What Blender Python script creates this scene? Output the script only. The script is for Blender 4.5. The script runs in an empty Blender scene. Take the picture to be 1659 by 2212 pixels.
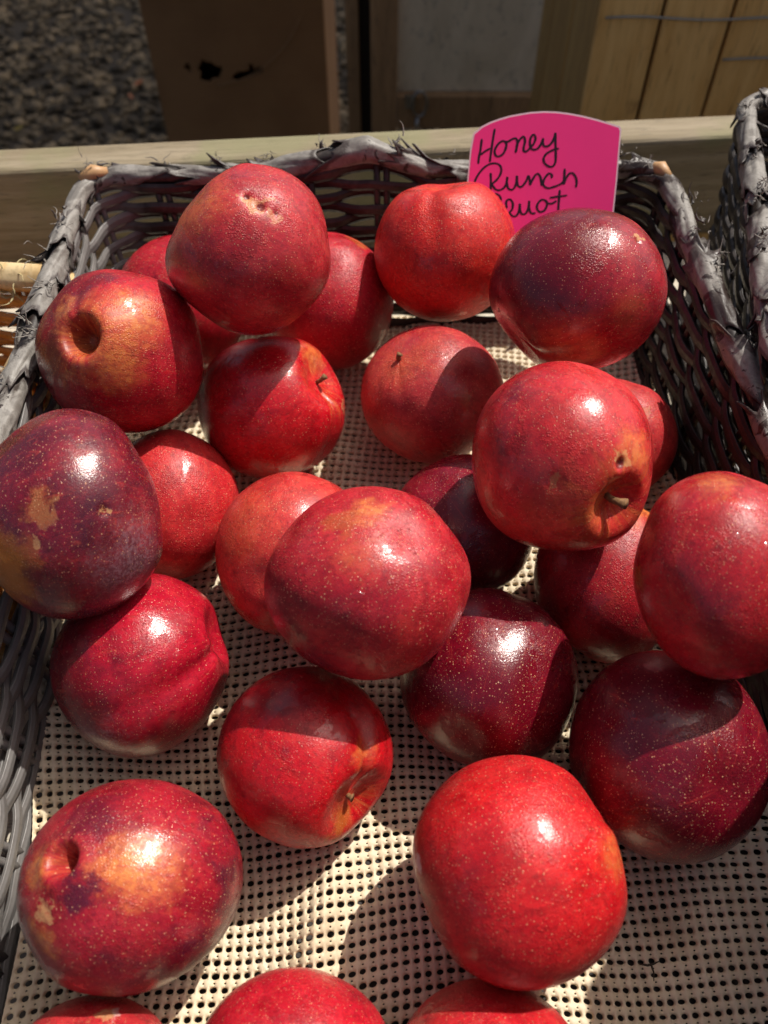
import bpy, math, random
import numpy as np
from mathutils import Vector, Matrix
R = math.radians

# ------------------------------------------------------------------ camera, sky, sun, exposure
scene = bpy.context.scene
COL = scene.collection
CAMH = 0.29
cam_data = bpy.data.cameras.new('camera')
cam_data.sensor_fit = 'VERTICAL'
cam_data.sensor_height = 24.0
cam_data.sensor_width = 18.0
cam_data.lens = 24.0 * 1658.0 / 2212.0
cam_data.clip_start = 0.01
cam_data.clip_end = 100.0
cam_data.dof.use_dof = True
cam_data.dof.focus_distance = 0.30
cam_data.dof.aperture_fstop = 7.0
cam = bpy.data.objects.new('camera', cam_data)
COL.objects.link(cam)
cam.location = (0, 0, CAMH)
cam.rotation_euler = (R(40), 0, 0)
scene.camera = cam

SUN = Vector((0.40, 0.34, 0.85)).normalized()
elev = math.asin(SUN.z)
world = bpy.data.worlds.new('World')
scene.world = world
world.use_nodes = True
wn = world.node_tree.nodes
sky = wn.new('ShaderNodeTexSky')
sky.sky_type = 'NISHITA'
sky.sun_disc = False
sky.sun_elevation = elev
sky.sun_rotation = math.atan2(SUN.x, SUN.y)
sky.dust_density = 6.0
sky.ozone_density = 0.0
sky.air_density = 0.7
wn['Background'].inputs['Strength'].default_value = 0.10
world.node_tree.links.new(sky.outputs[0], wn['Background'].inputs['Color'])
sun_data = bpy.data.lights.new('sun', 'SUN')
sun_data.energy = 5.0
sun_data.angle = R(0.5)
sun_data.color = (1.0, 0.95, 0.87)
sun = bpy.data.objects.new('sun', sun_data)
COL.objects.link(sun)
sun.rotation_euler = SUN.to_track_quat('Z', 'Y').to_euler()
scene.view_settings.view_transform = 'Standard'
scene.view_settings.look = 'None'
scene.view_settings.exposure = 0.0
scene.view_settings.gamma = 1.0

rng = np.random.default_rng(7)
random.seed(7)

# ------------------------------------------------------------------ helpers
TILT = math.atan(0.09)        # the display slopes down towards the viewer
DISP = Matrix.Translation((0, 0.36, 0)) @ Matrix.Rotation(TILT, 4, 'X') @ Matrix.Translation((0, -0.36, 0))

def tag(o, label=None, cat=None, group=None, kind=None):
    if label: o['label'] = label
    if cat: o['category'] = cat
    if group: o['group'] = group
    if kind: o['kind'] = kind
    return o

def empty(name, matrix=None):
    o = bpy.data.objects.new(name, None)
    o.empty_display_size = 0.02
    COL.objects.link(o)
    if matrix is not None: o.matrix_world = matrix
    return o

class MB:
    """collects vertices and faces; build() links them as one mesh object"""
    def __init__(self):
        self.v = []; self.f = []; self.n = 0; self.m = []
    def add(self, v, f, mat=0):
        v = np.asarray(v, float).reshape(-1, 3)
        self.v.append(v)
        for q in f:
            self.f.append(tuple(int(i) + self.n for i in q)); self.m.append(mat)
        self.n += len(v)
        return self
    def box(self, x0, x1, y0, y1, z0, z1, mat=0, jit=0.0):
        v = np.array([(x0,y0,z0),(x1,y0,z0),(x1,y1,z0),(x0,y1,z0),(x0,y0,z1),(x1,y0,z1),(x1,y1,z1),(x0,y1,z1)], float)
        if jit: v = v + rng.normal(0, jit, v.shape)
        return self.add(v, [(0,3,2,1),(4,5,6,7),(0,1,5,4),(1,2,6,5),(2,3,7,6),(3,0,4,7)], mat)
    def tube(self, pts, rad, n=8, closed=False, flat=1.0, normal=None, caps=True, prof=None, mat=0):
        """sweep; flat<1 squeezes across 'normal'. prof: optional array of radius factors round the section"""
        P = np.asarray(pts, float); m = len(P)
        rad = np.broadcast_to(np.asarray(rad, float), (m,))
        if closed: T = np.roll(P, -1, 0) - np.roll(P, 1, 0)
        else: T = np.gradient(P, axis=0)
        T /= np.linalg.norm(T, axis=1)[:, None] + 1e-12
        if normal is None:
            N = np.zeros_like(P)
            a = np.array([0, 0, 1.0]) if abs(T[0, 2]) < .9 else np.array([1.0, 0, 0])
            for i in range(m):
                a = a - T[i] * np.dot(a, T[i]); a = a / (np.linalg.norm(a) + 1e-12); N[i] = a
        else:
            N = np.broadcast_to(np.asarray(normal, float), P.shape).copy()
            N -= T * np.sum(N * T, 1)[:, None]; N /= np.linalg.norm(N, axis=1)[:, None] + 1e-12
        B = np.cross(T, N)
        a = np.arange(n) * 2 * np.pi / n
        pr = np.ones(n) if prof is None else np.asarray(prof)
        ca, sa = np.cos(a) * pr * flat, np.sin(a) * pr
        V = P[:, None] + rad[:, None, None] * (ca[None, :, None] * N[:, None] + sa[None, :, None] * B[:, None])
        f = []
        for i in range(m if closed else m - 1):
            j = (i + 1) % m
            for k in range(n):
                l = (k + 1) % n
                f.append((i*n+k, i*n+l, j*n+l, j*n+k))
        if caps and not closed:
            f.append(tuple(range(n-1, -1, -1))); f.append(tuple((m-1)*n + k for k in range(n)))
        return self.add(V.reshape(-1, 3), f, mat)
    def build(self, name, mats, parent=None, smooth=True):
        me = bpy.data.meshes.new(name)
        V = np.concatenate(self.v)
        me.from_pydata(V.tolist(), [], self.f)
        if not isinstance(mats, (list, tuple)): mats = [mats]
        for mt in mats: me.materials.append(mt)
        if len(mats) > 1: me.polygons.foreach_set('material_index', self.m)
        if smooth: me.polygons.foreach_set('use_smooth', [True] * len(me.polygons))
        me.update()
        o = bpy.data.objects.new(name, me)
        COL.objects.link(o)
        if parent is not None: o.parent = parent
        return o

def bevel(o, w, seg=2):
    b = o.modifiers.new('bevel', 'BEVEL'); b.width = w; b.segments = seg; b.limit_method = 'ANGLE'
    return o

class NT:
    """tiny node-tree builder"""
    def __init__(self, name):
        self.mat = bpy.data.materials.new(name); self.mat.use_nodes = True
        self.nt = self.mat.node_tree; self.nd = self.nt.nodes
        self.bsdf = self.nd['Principled BSDF']
    def link(self, a, b): self.nt.links.new(a, b)
    def put(self, sock, v):
        if v is None: return
        if isinstance(v, bpy.types.NodeSocket): self.link(v, sock)
        elif sock.type == 'RGBA' and len(v) == 3: sock.default_value = (*v, 1)
        else: sock.default_value = v
    def math(self, op, a, b=None, c=None, clamp=False):
        n = self.nd.new('ShaderNodeMath'); n.operation = op; n.use_clamp = clamp
        self.put(n.inputs[0], a); self.put(n.inputs[1], b); self.put(n.inputs[2], c)
        return n.outputs[0]
    def vmath(self, op, a, b=None, s=None):
        n = self.nd.new('ShaderNodeVectorMath'); n.operation = op
        self.put(n.inputs[0], a); self.put(n.inputs[1], b)
        if s is not None: self.put(n.inputs[3], s)
        return n.outputs['Value'] if op in ('DISTANCE', 'DOT_PRODUCT', 'LENGTH') else n.outputs[0]
    def coord(self, kind='Object'):
        return self.nd.new('ShaderNodeTexCoord').outputs[kind]
    def attr(self, name):
        n = self.nd.new('ShaderNodeAttribute'); n.attribute_name = name; return n.outputs['Vector']
    def mapping(self, v, scale=(1,1,1), loc=(0,0,0), rot=(0,0,0)):
        n = self.nd.new('ShaderNodeMapping'); self.link(v, n.inputs[0])
        n.inputs['Scale'].default_value = scale; n.inputs['Location'].default_value = loc; n.inputs['Rotation'].default_value = rot
        return n.outputs[0]
    def noise(self, v, scale, detail=3, rough=.55, dist=0.0, w=None, color=False):
        n = self.nd.new('ShaderNodeTexNoise')
        if w is not None: n.noise_dimensions = '4D'; n.inputs['W'].default_value = w
        self.link(v, n.inputs['Vector']); n.inputs['Scale'].default_value = scale; n.inputs['Detail'].default_value = detail
        n.inputs['Roughness'].default_value = rough; n.inputs['Distortion'].default_value = dist
        return n.outputs['Color' if color else 'Fac']
    def voronoi(self, v, scale, feature='F1', rnd=1.0, out='Distance'):
        n = self.nd.new('ShaderNodeTexVoronoi'); n.feature = feature
        self.link(v, n.inputs['Vector']); n.inputs['Scale'].default_value = scale; n.inputs['Randomness'].default_value = rnd
        return n.outputs[out]
    def ramp(self, v, lo, hi, a=0.0, b=1.0, smooth=True):
        n = self.nd.new('ShaderNodeMapRange'); n.interpolation_type = 'SMOOTHSTEP' if smooth else 'LINEAR'
        self.put(n.inputs[0], v)
        for i, x in zip((1, 2, 3, 4), (lo, hi, a, b)): n.inputs[i].default_value = x
        return n.outputs[0]
    def mix(self, f, a, b, mode='MIX'):
        n = self.nd.new('ShaderNodeMix'); n.data_type = 'RGBA'; n.blend_type = mode
        self.put(n.inputs[0], f); self.put(n.inputs[6], a); self.put(n.inputs[7], b)
        return n.outputs[2]
    def bump(self, h, strength, dist, prev=None):
        n = self.nd.new('ShaderNodeBump'); self.link(h, n.inputs['Height'])
        self.put(n.inputs['Strength'], strength); n.inputs['Distance'].default_value = dist
        if prev is not None: self.link(prev, n.inputs['Normal'])
        return n.outputs[0]
    def out(self, color=None, rough=None, normal=None, **kw):
        self.put(self.bsdf.inputs['Base Color'], color); self.put(self.bsdf.inputs['Roughness'], rough)
        if normal is not None: self.link(normal, self.bsdf.inputs['Normal'])
        for k, v in kw.items(): self.put(self.bsdf.inputs[k.replace('_', ' ')], v)
        return self.mat

# ------------------------------------------------------------------ materials of the place
def mat_weathered(name, c1, c2, moss=None, along=(1, 14, 14), scale=9.0, rough=.85, dark=(.04,.03,.02)):
    n = NT(name); co = n.coord()
    g = n.noise(n.mapping(co, along), scale, 6, .62, .6)
    g2 = n.noise(n.mapping(co, (along[0]*2.3, along[1]*2.3, along[2]*2.3)), scale*3, 4, .6)
    big = n.noise(co, 14, 3)
    c = n.mix(n.ramp(g, .35, .66), c1, c2)
    c = n.mix(n.ramp(g2, .54, .72, 0, .55), c, dark)
    if moss: c = n.mix(n.ramp(big, .47, .62, 0, .7), c, moss)
    st = n.noise(co, 30, 5, .7)
    c = n.mix(n.ramp(st, .60, .78, 0, .6), c, dark)
    nb = n.bump(n.math('ADD', g, g2), .5, .0012)
    return n.out(c, rough, nb)

M_board = mat_weathered('weathered_board', (.50,.44,.34), (.66,.60,.49))
M_rail = mat_weathered('weathered_rail', (.21,.165,.10), (.30,.245,.165), moss=(.21,.20,.10))
M_crate = mat_weathered('crate_wood', (.66,.37,.11), (.80,.50,.18), along=(9,9,1), scale=5.0, rough=.6, dark=(.16,.07,.02))
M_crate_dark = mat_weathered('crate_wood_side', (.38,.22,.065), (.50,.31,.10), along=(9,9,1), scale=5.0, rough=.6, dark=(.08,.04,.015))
M_frame = mat_weathered('old_frame_wood', (.26,.15,.065), (.36,.21,.095), along=(9,9,1), scale=6.0, rough=.7)
M_panel = mat_weathered('grey_panel', (.56,.47,.32), (.70,.60,.43), along=(3,3,2), scale=5.0, rough=.6, dark=(.30,.26,.20))

def mat_simple(name, col, rough=.5, ns=40, amt=.35, bump=.2, bd=.0005, **kw):
    n = NT(name); co = n.coord()
    a = n.noise(co, ns, 5, .6)
    c = n.mix(n.ramp(a, .3, .75, 0, amt), col, tuple(x * .45 for x in col))
    return n.out(c, rough, n.bump(a, bump, bd), **kw)
M_green_foot = mat_simple('grey_green_plastic', (.055,.075,.062), .5)
M_steel = mat_simple('steel', (.35,.34,.32), .35, Metallic=1.0)
M_wire = mat_simple('wire', (.32,.31,.27), .4)

def mat_cardboard():
    n = NT('cardboard'); co = n.coord()
    a = n.noise(co, 12, 4); b = n.noise(n.mapping(co, (1, 1, 60)), 8, 2)
    c = n.mix(n.ramp(a, .3, .7), (.25,.125,.046), (.30,.155,.060))
    c = n.mix(n.ramp(b, .5, .8, 0, .2), c, (.11,.065,.03))
    return n.out(c, .8, n.bump(b, .2, .0006))
M_card_box = mat_cardboard()
M_hole = mat_simple('shade_black_board', (.004,.003,.002), .9)  # shade of the box and crate interiors put into a near-black colour

def mat_stones():
    n = NT('pebble'); co = n.coord()
    a = n.voronoi(co, 26, out='Color')
    b = n.noise(co, 90, 4)
    v = n.vmath('DOT_PRODUCT', a, (.34, .33, .33))
    c = n.mix(n.ramp(v, .2, .8), (.060,.042,.020), (.36,.27,.15))
    c = n.mix(n.ramp(b, .35, .7, 0, .5), c, (.03,.026,.018))
    return n.out(c, .85)
M_stone = mat_stones()
M_ground = mat_simple('packed_dirt', (.05,.038,.022), .9, ns=60)
M_leaf = mat_simple('fallen_leaf', (.35,.10,.02), .6)
M_leafy = mat_simple('yellow_leaf', (.30,.22,.03), .6)

def mat_wicker(name, dark, light, spec_rough=.32, amt=(.45,.62), left_grey=None):
    n = NT(name); co = n.coord()
    sx = n.nd.new('ShaderNodeSeparateXYZ'); n.link(co, sx.inputs[0])
    a = n.noise(co, 55, 4, .6)
    b = n.noise(co, 420, 3, .6)
    c = n.mix(n.ramp(a, *amt), dark, light)
    c = n.mix(n.ramp(b, .45, .75, 0, .45), c, tuple(x * .35 for x in dark))
    if left_grey:      # the long left side is mixed towards a lighter grey
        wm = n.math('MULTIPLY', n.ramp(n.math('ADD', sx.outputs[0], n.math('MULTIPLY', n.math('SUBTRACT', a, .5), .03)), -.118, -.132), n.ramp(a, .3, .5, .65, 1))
        c = n.mix(wm, c, left_grey)
    return n.out(c, n.ramp(b, .3, .8, spec_rough, spec_rough + .25), n.bump(b, .35, .0002))
M_wicker = mat_wicker('dark_brown_resin_wicker', (.018,.012,.010), (.050,.039,.034), .38)
M_wicker_main = mat_wicker('brown_resin_wicker_greyed_on_one_side', (.018,.012,.010), (.048,.037,.032), .38, left_grey=(.165,.155,.148))
M_wicker_gold = mat_wicker('golden_wicker', (.42,.17,.03), (.60,.30,.07), .4)
M_gold_rim = mat_wicker('raw_bark_rim', (.62,.42,.19), (.72,.55,.30), .5)

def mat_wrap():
    n = NT('grey_peeling_wrap'); co = n.coord()
    a = n.noise(co, 110, 6, .66, .8)
    b = n.noise(co, 24, 3, .55, .5)
    s = n.noise(n.mapping(co, (1, 1, 1)), 700, 3, .6)
    c = n.mix(n.ramp(a, .36, .62), (.150,.136,.120), (.255,.238,.215))
    c = n.mix(n.ramp(s, .5, .8, 0, .35), c, (.11,.10,.095))
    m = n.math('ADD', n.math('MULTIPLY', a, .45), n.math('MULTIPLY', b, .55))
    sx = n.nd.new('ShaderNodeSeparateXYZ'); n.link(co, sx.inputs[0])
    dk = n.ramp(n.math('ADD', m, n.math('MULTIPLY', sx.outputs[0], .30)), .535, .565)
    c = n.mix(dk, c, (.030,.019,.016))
    ua = n.nd.new('ShaderNodeAttribute'); ua.attribute_name = 'along'
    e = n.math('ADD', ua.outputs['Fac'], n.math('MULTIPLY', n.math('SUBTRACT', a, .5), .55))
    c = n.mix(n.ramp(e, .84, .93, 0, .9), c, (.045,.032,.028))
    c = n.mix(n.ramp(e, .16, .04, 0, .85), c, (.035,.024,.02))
    fib = n.noise(n.mapping(co, (1, 1, 1)), 260, 2, .5, 2.0)
    c = n.mix(n.ramp(fib, .60, .70, 0, .5), c, (.12,.11,.10))
    h = n.math('SUBTRACT', a, n.math('MULTIPLY', dk, .5))
    return n.out(c, n.ramp(dk, 0, 1, .5, .35), n.bump(h, .8, .0006, n.bump(s, .25, .0001)))
M_wrap = mat_wrap()
M_fibre = mat_simple('frayed_fibre', (.30,.27,.235), .7, ns=300, amt=.9)
M_cane = mat_simple('bare_cane', (.52,.30,.14), .5)
M_stem_dark = mat_simple('dark_twig', (.05,.035,.02), .8)
M_straw = mat_simple('straw', (.55,.47,.24), .6)

def mat_liner():
    n = NT('beige_rubber_mesh'); co = n.coord()
    a = n.noise(co, 45, 4, .6); b = n.noise(co, 900, 3)
    c = n.mix(n.ramp(a, .35, .7), (.74,.625,.45), (.64,.52,.35))
    st = n.noise(co, 22, 5, .7)
    c = n.mix(n.ramp(st, .56, .75, 0, .55), c, (.36,.27,.17))
    sp = n.voronoi(co, 170, out='Distance'); spm = n.math('MULTIPLY', n.ramp(sp, .16, .08), n.ramp(n.noise(co, 35, 2), .56, .62))
    c = n.mix(n.math('MULTIPLY', spm, .7), c, (.14,.09,.05))
    return n.out(c, .62, n.bump(b, .25, .0003))
M_liner = mat_liner()
M_pink = mat_simple('pink_card', (.90,.040,.245), .6, ns=25, amt=.08, bump=.05, Specular_IOR_Level=.2)
M_white = mat_simple('white_card_edge', (.78,.60,.66), .5, ns=25, amt=.1)
M_ink = mat_simple('black_marker_ink', (.018,.004,.012), .35, ns=300, amt=.3)

# ------------------------------------------------------------------ ground and the things in the shade behind the table
GZ = -0.46
g = MB(); g.add([(-6,-3,GZ),(6,-3,GZ),(6,9,GZ),(-6,9,GZ)], [(0,1,2,3)])
tag(g.build('ground', M_ground, smooth=False), kind='structure')

def ico():
    t = (1 + 5 ** .5) / 2
    v = np.array([(-1,t,0),(1,t,0),(-1,-t,0),(1,-t,0),(0,-1,t),(0,1,t),(0,-1,-t),(0,1,-t),(t,0,-1),(t,0,1),(-t,0,-1),(-t,0,1)], float)
    f = [(0,11,5),(0,5,1),(0,1,7),(0,7,10),(0,10,11),(1,5,9),(5,11,4),(11,10,2),(10,7,6),(7,1,8),(3,9,4),(3,4,2),(3,2,6),(3,6,8),(3,8,9),(4,9,5),(2,4,11),(6,2,10),(8,6,7),(9,8,1)]
    return v / np.linalg.norm(v[0]), f
IV, IF = ico()
pb = MB()
for i in range(9000):
    y = rng.uniform(1.0, 3.1); x = rng.uniform(-1.0, .55) * (y / 1.9)
    r = rng.uniform(.004, .0125) * (1.0 if rng.random() < .85 else 1.6)
    q = IV * (1 + rng.normal(0, .13, (12, 1))) * np.array([r * rng.uniform(.8, 1.7), r, r * rng.uniform(.5, .9)])
    a = rng.uniform(0, 6.28); ca, sa = math.cos(a), math.sin(a)
    q = np.stack([q[:,0]*ca - q[:,1]*sa, q[:,0]*sa + q[:,1]*ca, q[:,2]], 1)
    pb.add(q + np.array([x, y, GZ + rng.uniform(0, .008)]), IF)
tag(pb.build('gravel', M_stone), kind='stuff')

def leaf(x, y, z, size, ang, mat, label):
    m = MB(); n = 9
    t = np.linspace(-1, 1, n); w = .42 * np.cos(t * 1.5) ** .8
    up = np.stack([t * size, w * size, .18 * size * np.abs(t) ** 2 + .25 * w * size], 1)
    dn = np.stack([t * size, -w * size, .18 * size * np.abs(t) ** 2 + .25 * w * size], 1)
    md = np.stack([t * size, 0 * t, .12 * size * t ** 2], 1)
    V = np.concatenate([up, md, dn]); f = []
    for i in range(n - 1):
        f += [(i, i+1, n+i+1, n+i), (n+i, n+i+1, 2*n+i+1, 2*n+i)]
    m.add(V, f)
    o = m.build('fallen_leaf', mat); o.location = (x, y, z); o.rotation_euler = (.3, -.2, ang)
    return tag(o, label, 'leaf', 'dry leaves on the gravel')
def gpt(px, py, z):
    """point on the plane z seen at a place in the photograph (used only to look up real positions)"""
    u = (px - 829.5) / 1658; v = (py - 1106) / 1658
    s, c = math.sin(R(50)), math.cos(R(50))
    t = (CAMH - z) / (s + v * c)
    return u * t, t * (c - v * s)
lx, ly = gpt(300, 182, GZ + .015); leaf(lx, ly, GZ + .018, .014, .8, M_leaf, 'orange dry leaf on the gravel, nearest the cardboard box and uppermost')
lx, ly = gpt(308, 200, GZ + .015); leaf(lx - .02, ly - .03, GZ + .018, .012, 2.1, M_leaf, 'small orange dry leaf on the gravel just below the other orange one')
lx, ly = gpt(42, 280, GZ + .015); leaf(lx, ly, GZ + .018, .012, .3, M_leafy, 'yellow leaf on the gravel behind the left end of the wooden rail')

# cardboard box: four walls, torn hand holes cut through the front wall
bx = empty('cardboard_box', Matrix.Translation((-.243, 1.55, GZ)))
tag(bx, 'brown cardboard box with torn hand holes standing on the gravel', 'box')
x0, x1, yf, yb, zt = -.145, .147, -.15, .17, .50
def front_wall():
    m = MB()
    holes = [(-.052, .237, .019, .015), (.006, .2305, .027, .006), (-.086, .243, .005, .006), (.020, .243, .004, .004)]
    # wall as a fine grid whose cells inside a torn outline are missing
    nx, nz = 146, 220
    X = np.linspace(x0, x1, nx); Z = np.linspace(0, zt, nz)
    gx, gz = np.meshgrid(X, Z)
    V = np.stack([gx.ravel(), np.full(gx.size, yf) + .002*np.sin(gx.ravel()*21), gz.ravel()], 1)
    ns = rng.normal(0, 1, (nz, nx))
    f = []
    for j in range(nz - 1):
        for i in range(nx - 1):
            cx, cz = (X[i] + X[i+1]) / 2, (Z[j] + Z[j+1]) / 2
            inside = False
            for hx, hz, a, b in holes:
                t = math.atan2(cz - hz, cx - hx)
                k = 1 + .16 * math.sin(3 * t + hx * 90) + .10 * math.sin(7 * t)
                bend = hz + .25 * (cx - hx) if a > .02 else hz
                if ((cx - hx) / a) ** 2 + ((cz - bend) / b) ** 2 < k * k: inside = True
            if not inside: f.append((j*nx+i, j*nx+i+1, (j+1)*nx+i+1, (j+1)*nx+i))
    m.add(V, f)
    o = m.build('front_wall', M_card_box, bx)
    sm = o.modifiers.new('thick', 'SOLIDIFY'); sm.thickness = .004; sm.offset = -1
    return o
front_wall()
MB().box(x0, x0+.004, yf+.005, yb-.004, 0, zt).build('side_wall', M_card_box, bx, False)
MB().box(x1-.004, x1, yf+.005, yb-.004, 0, zt).build('side_wall', M_card_box, bx, False)
MB().box(x0, x1, yf+.001, yb-.001, zt+.0005, zt+.0035).build('flap', M_card_box, bx, False)  # closed top, added out of view to darken the box interior
MB().box(x0, x1, yb-.004, yb, 0, zt).build('back_wall', M_card_box, bx, False)
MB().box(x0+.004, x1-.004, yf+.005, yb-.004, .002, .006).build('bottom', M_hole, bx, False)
t = np.linspace(-1.25, -.35, 30)
cr = np.stack([-.06 + .19*np.cos(t*1.1-.1), np.full(30, yf-.0035), .405 + .19*np.sin(t*1.1-.1)], 1)
MB().tube(cr, .0009, 5).build('crease', mat_simple('pale_crease', (.38,.22,.10), .8), bx)
MB().box(x0+.01, x1-.01, yf-.14, yf-.004, zt-.006, zt-.002).build('flap', M_card_box, bx, False)

# wooden framed panel with a shackle, and a post beside it
fp = empty('framed_panel', Matrix.Translation((.02, 1.15, GZ)))
tag(fp, 'dull grey panel in a brown wooden frame with a metal shackle, behind the basket', 'panel')
bevel(MB().box(-.038, -.002, -.012, .03, .0, .62).build('stile', M_frame, fp, False), .002)
bevel(MB().box(-.072, -.054, .01, .05, .0, .62).build('stile', M_frame, fp, False), .002)
MB().box(-.054, -.038, .03, .04, .0, .62).build('rebate', mat_simple('dark_rebate', (.03,.018,.01), .8), fp, False)
bevel(MB().box(-.001, .30, -.010, .012, .255, .300).build('bottom_rail', M_frame, fp, False), .002)
MB().box(-.001, .30, .004, .010, .301, .62).build('panel_face', M_panel, fp, False)
a = np.linspace(0, 2*np.pi, 26)
MB().tube(np.stack([.030 + .010*np.cos(a), np.full(26, -.018), .292 + .017*np.sin(a)], 1)[:-1], .0022, 8, closed=True).build('shackle', M_steel, fp)
MB().tube([(.028,-.016,.276),(.027,-.02,.262),(.029,-.018,.245),(.027,-.016,.24)], .0030, 8).build('shackle_pin', M_steel, fp)
MB().box(.010, .024, -.016, -.0095, .285, .302).build('hasp_plate', M_steel, fp, False)

# rounded grey green foot beside the crate
gf = MB(); nn = 20
a = np.linspace(0, 2*np.pi, nn, endpoint=False)
prof = np.array([(.0,.96),(.06,1.0),(.20,1.0),(.27,.93),(.300,.72),(.315,.4),(.318,.0)])
V = np.array([[.028*s_*math.cos(t_) * (1-.25*(z_>.0)*z_/.3), .05*s_*math.sin(t_), z_] for z_, s_ in prof for t_ in a])
f = [(i*nn+k, i*nn+(k+1)%nn, (i+1)*nn+(k+1)%nn, (i+1)*nn+k) for i in range(len(prof)-1) for k in range(nn)]
gf.add(V, f)
o = gf.build('plastic_tub', M_green_foot); o.location = (.196, 1.02, GZ)
tag(o, 'grey green plastic tub with a rounded top wedged beside the slatted crate', 'tub')

# slatted crate
cb = empty('slatted_crate', Matrix.Translation((.197, .80, GZ)))
tag(cb, 'tall wooden crate of upright slats bound with wire, behind the rail at right', 'crate')
xs = 0.0
for i, w in enumerate((.0565, .0605, .0615, .060, .058)):
    bevel(MB().box(xs, xs + w, 0, .009, 0, .60, jit=.0004).build('slat', M_crate, cb, False), .0015)
    xs += w + .0032
ys = .0125
for i, w in enumerate((.105, .105, .06)):
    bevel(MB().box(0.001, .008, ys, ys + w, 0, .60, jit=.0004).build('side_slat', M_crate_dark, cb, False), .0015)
    ys += w + .006
MB().box(.01, .29, .01, .28, .03, .04).build('bottom', M_crate_dark, cb, False)
MB().box(.009, .305, .0092, .0115, .02, .585).build('gap_shade_sheet', M_hole, cb, False)  # near-black sheet added behind the slats so their gaps look dark
for z_, xa in ((.502, .006), (.468, .125)):
    t = np.linspace(xa, .305, 30)
    MB().tube(np.stack([t, -.0018 + .0006*np.sin(t*60), z_ + .0012*np.sin(t*45)], 1), .0011, 6).build('binding_wire', M_wire, cb)

# canopy added out of view to shade the goods behind the table: its edge ends above the rail, so the basket stays in the sun
cn = empty('added_shade_canopy', Matrix.Translation((1.02, 2.88, GZ)))
tag(cn, 'dark canvas canopy added out of view to shade the gravel behind the table', 'canopy')
M_canvas = mat_simple('dark_canvas', (.05,.045,.035), .9, ns=200)
cm = MB(); nx_, ny_ = 24, 10; V = []; F = []
for j in range(ny_):
    for i in range(nx_):
        x = -1.15 + 2.3*i/(nx_-1); y = -1.22 + 2.44*j/(ny_-1)
        V.append((x, y, 3.06 + .10*y - .02*math.sin(i*1.3)*(1-abs(y)/1.7)))
for j in range(ny_-1):
    for i in range(nx_-1): F.append((j*nx_+i, j*nx_+i+1, (j+1)*nx_+i+1, (j+1)*nx_+i))
cm.add(V, F); o = cm.build('canvas', M_canvas, cn); so = o.modifiers.new('thick', 'SOLIDIFY'); so.thickness = .003
for px_, py_ in ((-.35,-1.18),(1.1,-1.18),(-1.1,1.18),(1.1,1.18)):
    MB().tube([(px_,py_,0),(px_,py_,1.5),(px_,py_,3.04+.10*py_)], .018, 10).build('pole', M_steel, cn)

# ------------------------------------------------------------------ display table: boards and raised rail
tb = empty('display_table', DISP)
tag(tb, 'weathered wooden display table with a mossy raised rail behind the baskets', 'table')
yaw = math.atan2(.0397, .4413)
Ry = Matrix.Translation((-.229, .4575, 0)) @ Matrix.Rotation(yaw, 4, 'Z')
def table_piece(name, mat, x0, x1, y0, y1, z0, z1, bw=.0025, jit=.0006):
    m = MB(); nx = 40
    o = bevel(m.box(x0, x1, y0, y1, z0, z1, jit=jit).build(name, mat, tb, False), bw, 3)
    o.matrix_local = Ry
    return o
table_piece('rail', M_rail, -.5, .9, 0, .0262, -.012, .060, .0035)
ww = [.092, .095, .09, .094, .092, .093, .095]
yy = -.0
for i, w in enumerate(ww):
    table_piece('board', M_board, -.5, .9, yy - w, yy - .0035, -.0345, -.0125 - .0006*(i % 2))
    yy -= w
for xx in (-.45, -.02, .42, .85):
    table_piece('leg', M_rail, xx, xx + .045, -.10, -.055, -.47, -.036)
    table_piece('leg', M_rail, xx, xx + .045, -.62, -.575, -.43, -.036)

# unseen deep wooden box, added to shade the near right corner of the liner
pbx = empty('added_shade_box', DISP @ Matrix.Translation((.178, -.30, -.012)))
tag(pbx, 'deep slatted wooden box added out of view to shade the near right liner corner', 'box')
for j in range(4):
    z0 = .001 + j * .0595; z1 = z0 + .0575
    for (a_, b_, c_, d_) in ((0, .010, 0, .455), (.240, .250, 0, .455), (.0105, .2395, 0, .010), (.0105, .2395, .445, .455)):
        bevel(MB().box(a_, b_, c_, d_, z0, z1, jit=.0003).build('side_board', M_crate, pbx, False), .0012)
MB().box(.0105, .2395, .0105, .4445, .003, .009).build('bottom', M_crate_dark, pbx, False)
for a_, c_ in ((.0105, .0105), (.2195, .0105), (.0105, .4245), (.2195, .4245)):
    MB().box(a_, a_ + .02, c_, c_ + .02, .0095, .236).build('corner_post', M_crate_dark, pbx, False)

# ------------------------------------------------------------------ baskets
def vnoise(n, amp, k, seed):
    """smooth periodic noise of n samples with about k waves"""
    r = np.random.default_rng(seed); t = np.arange(n) / n * 2 * np.pi; s = np.zeros(n)
    for j in range(1, 6):
        s += r.normal() * np.sin(t * int(k * (.4 + .35 * j)) + r.uniform(0, 6.28)) / j ** .6
    return s / (np.abs(s).max() + 1e-9) * amp

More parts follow.
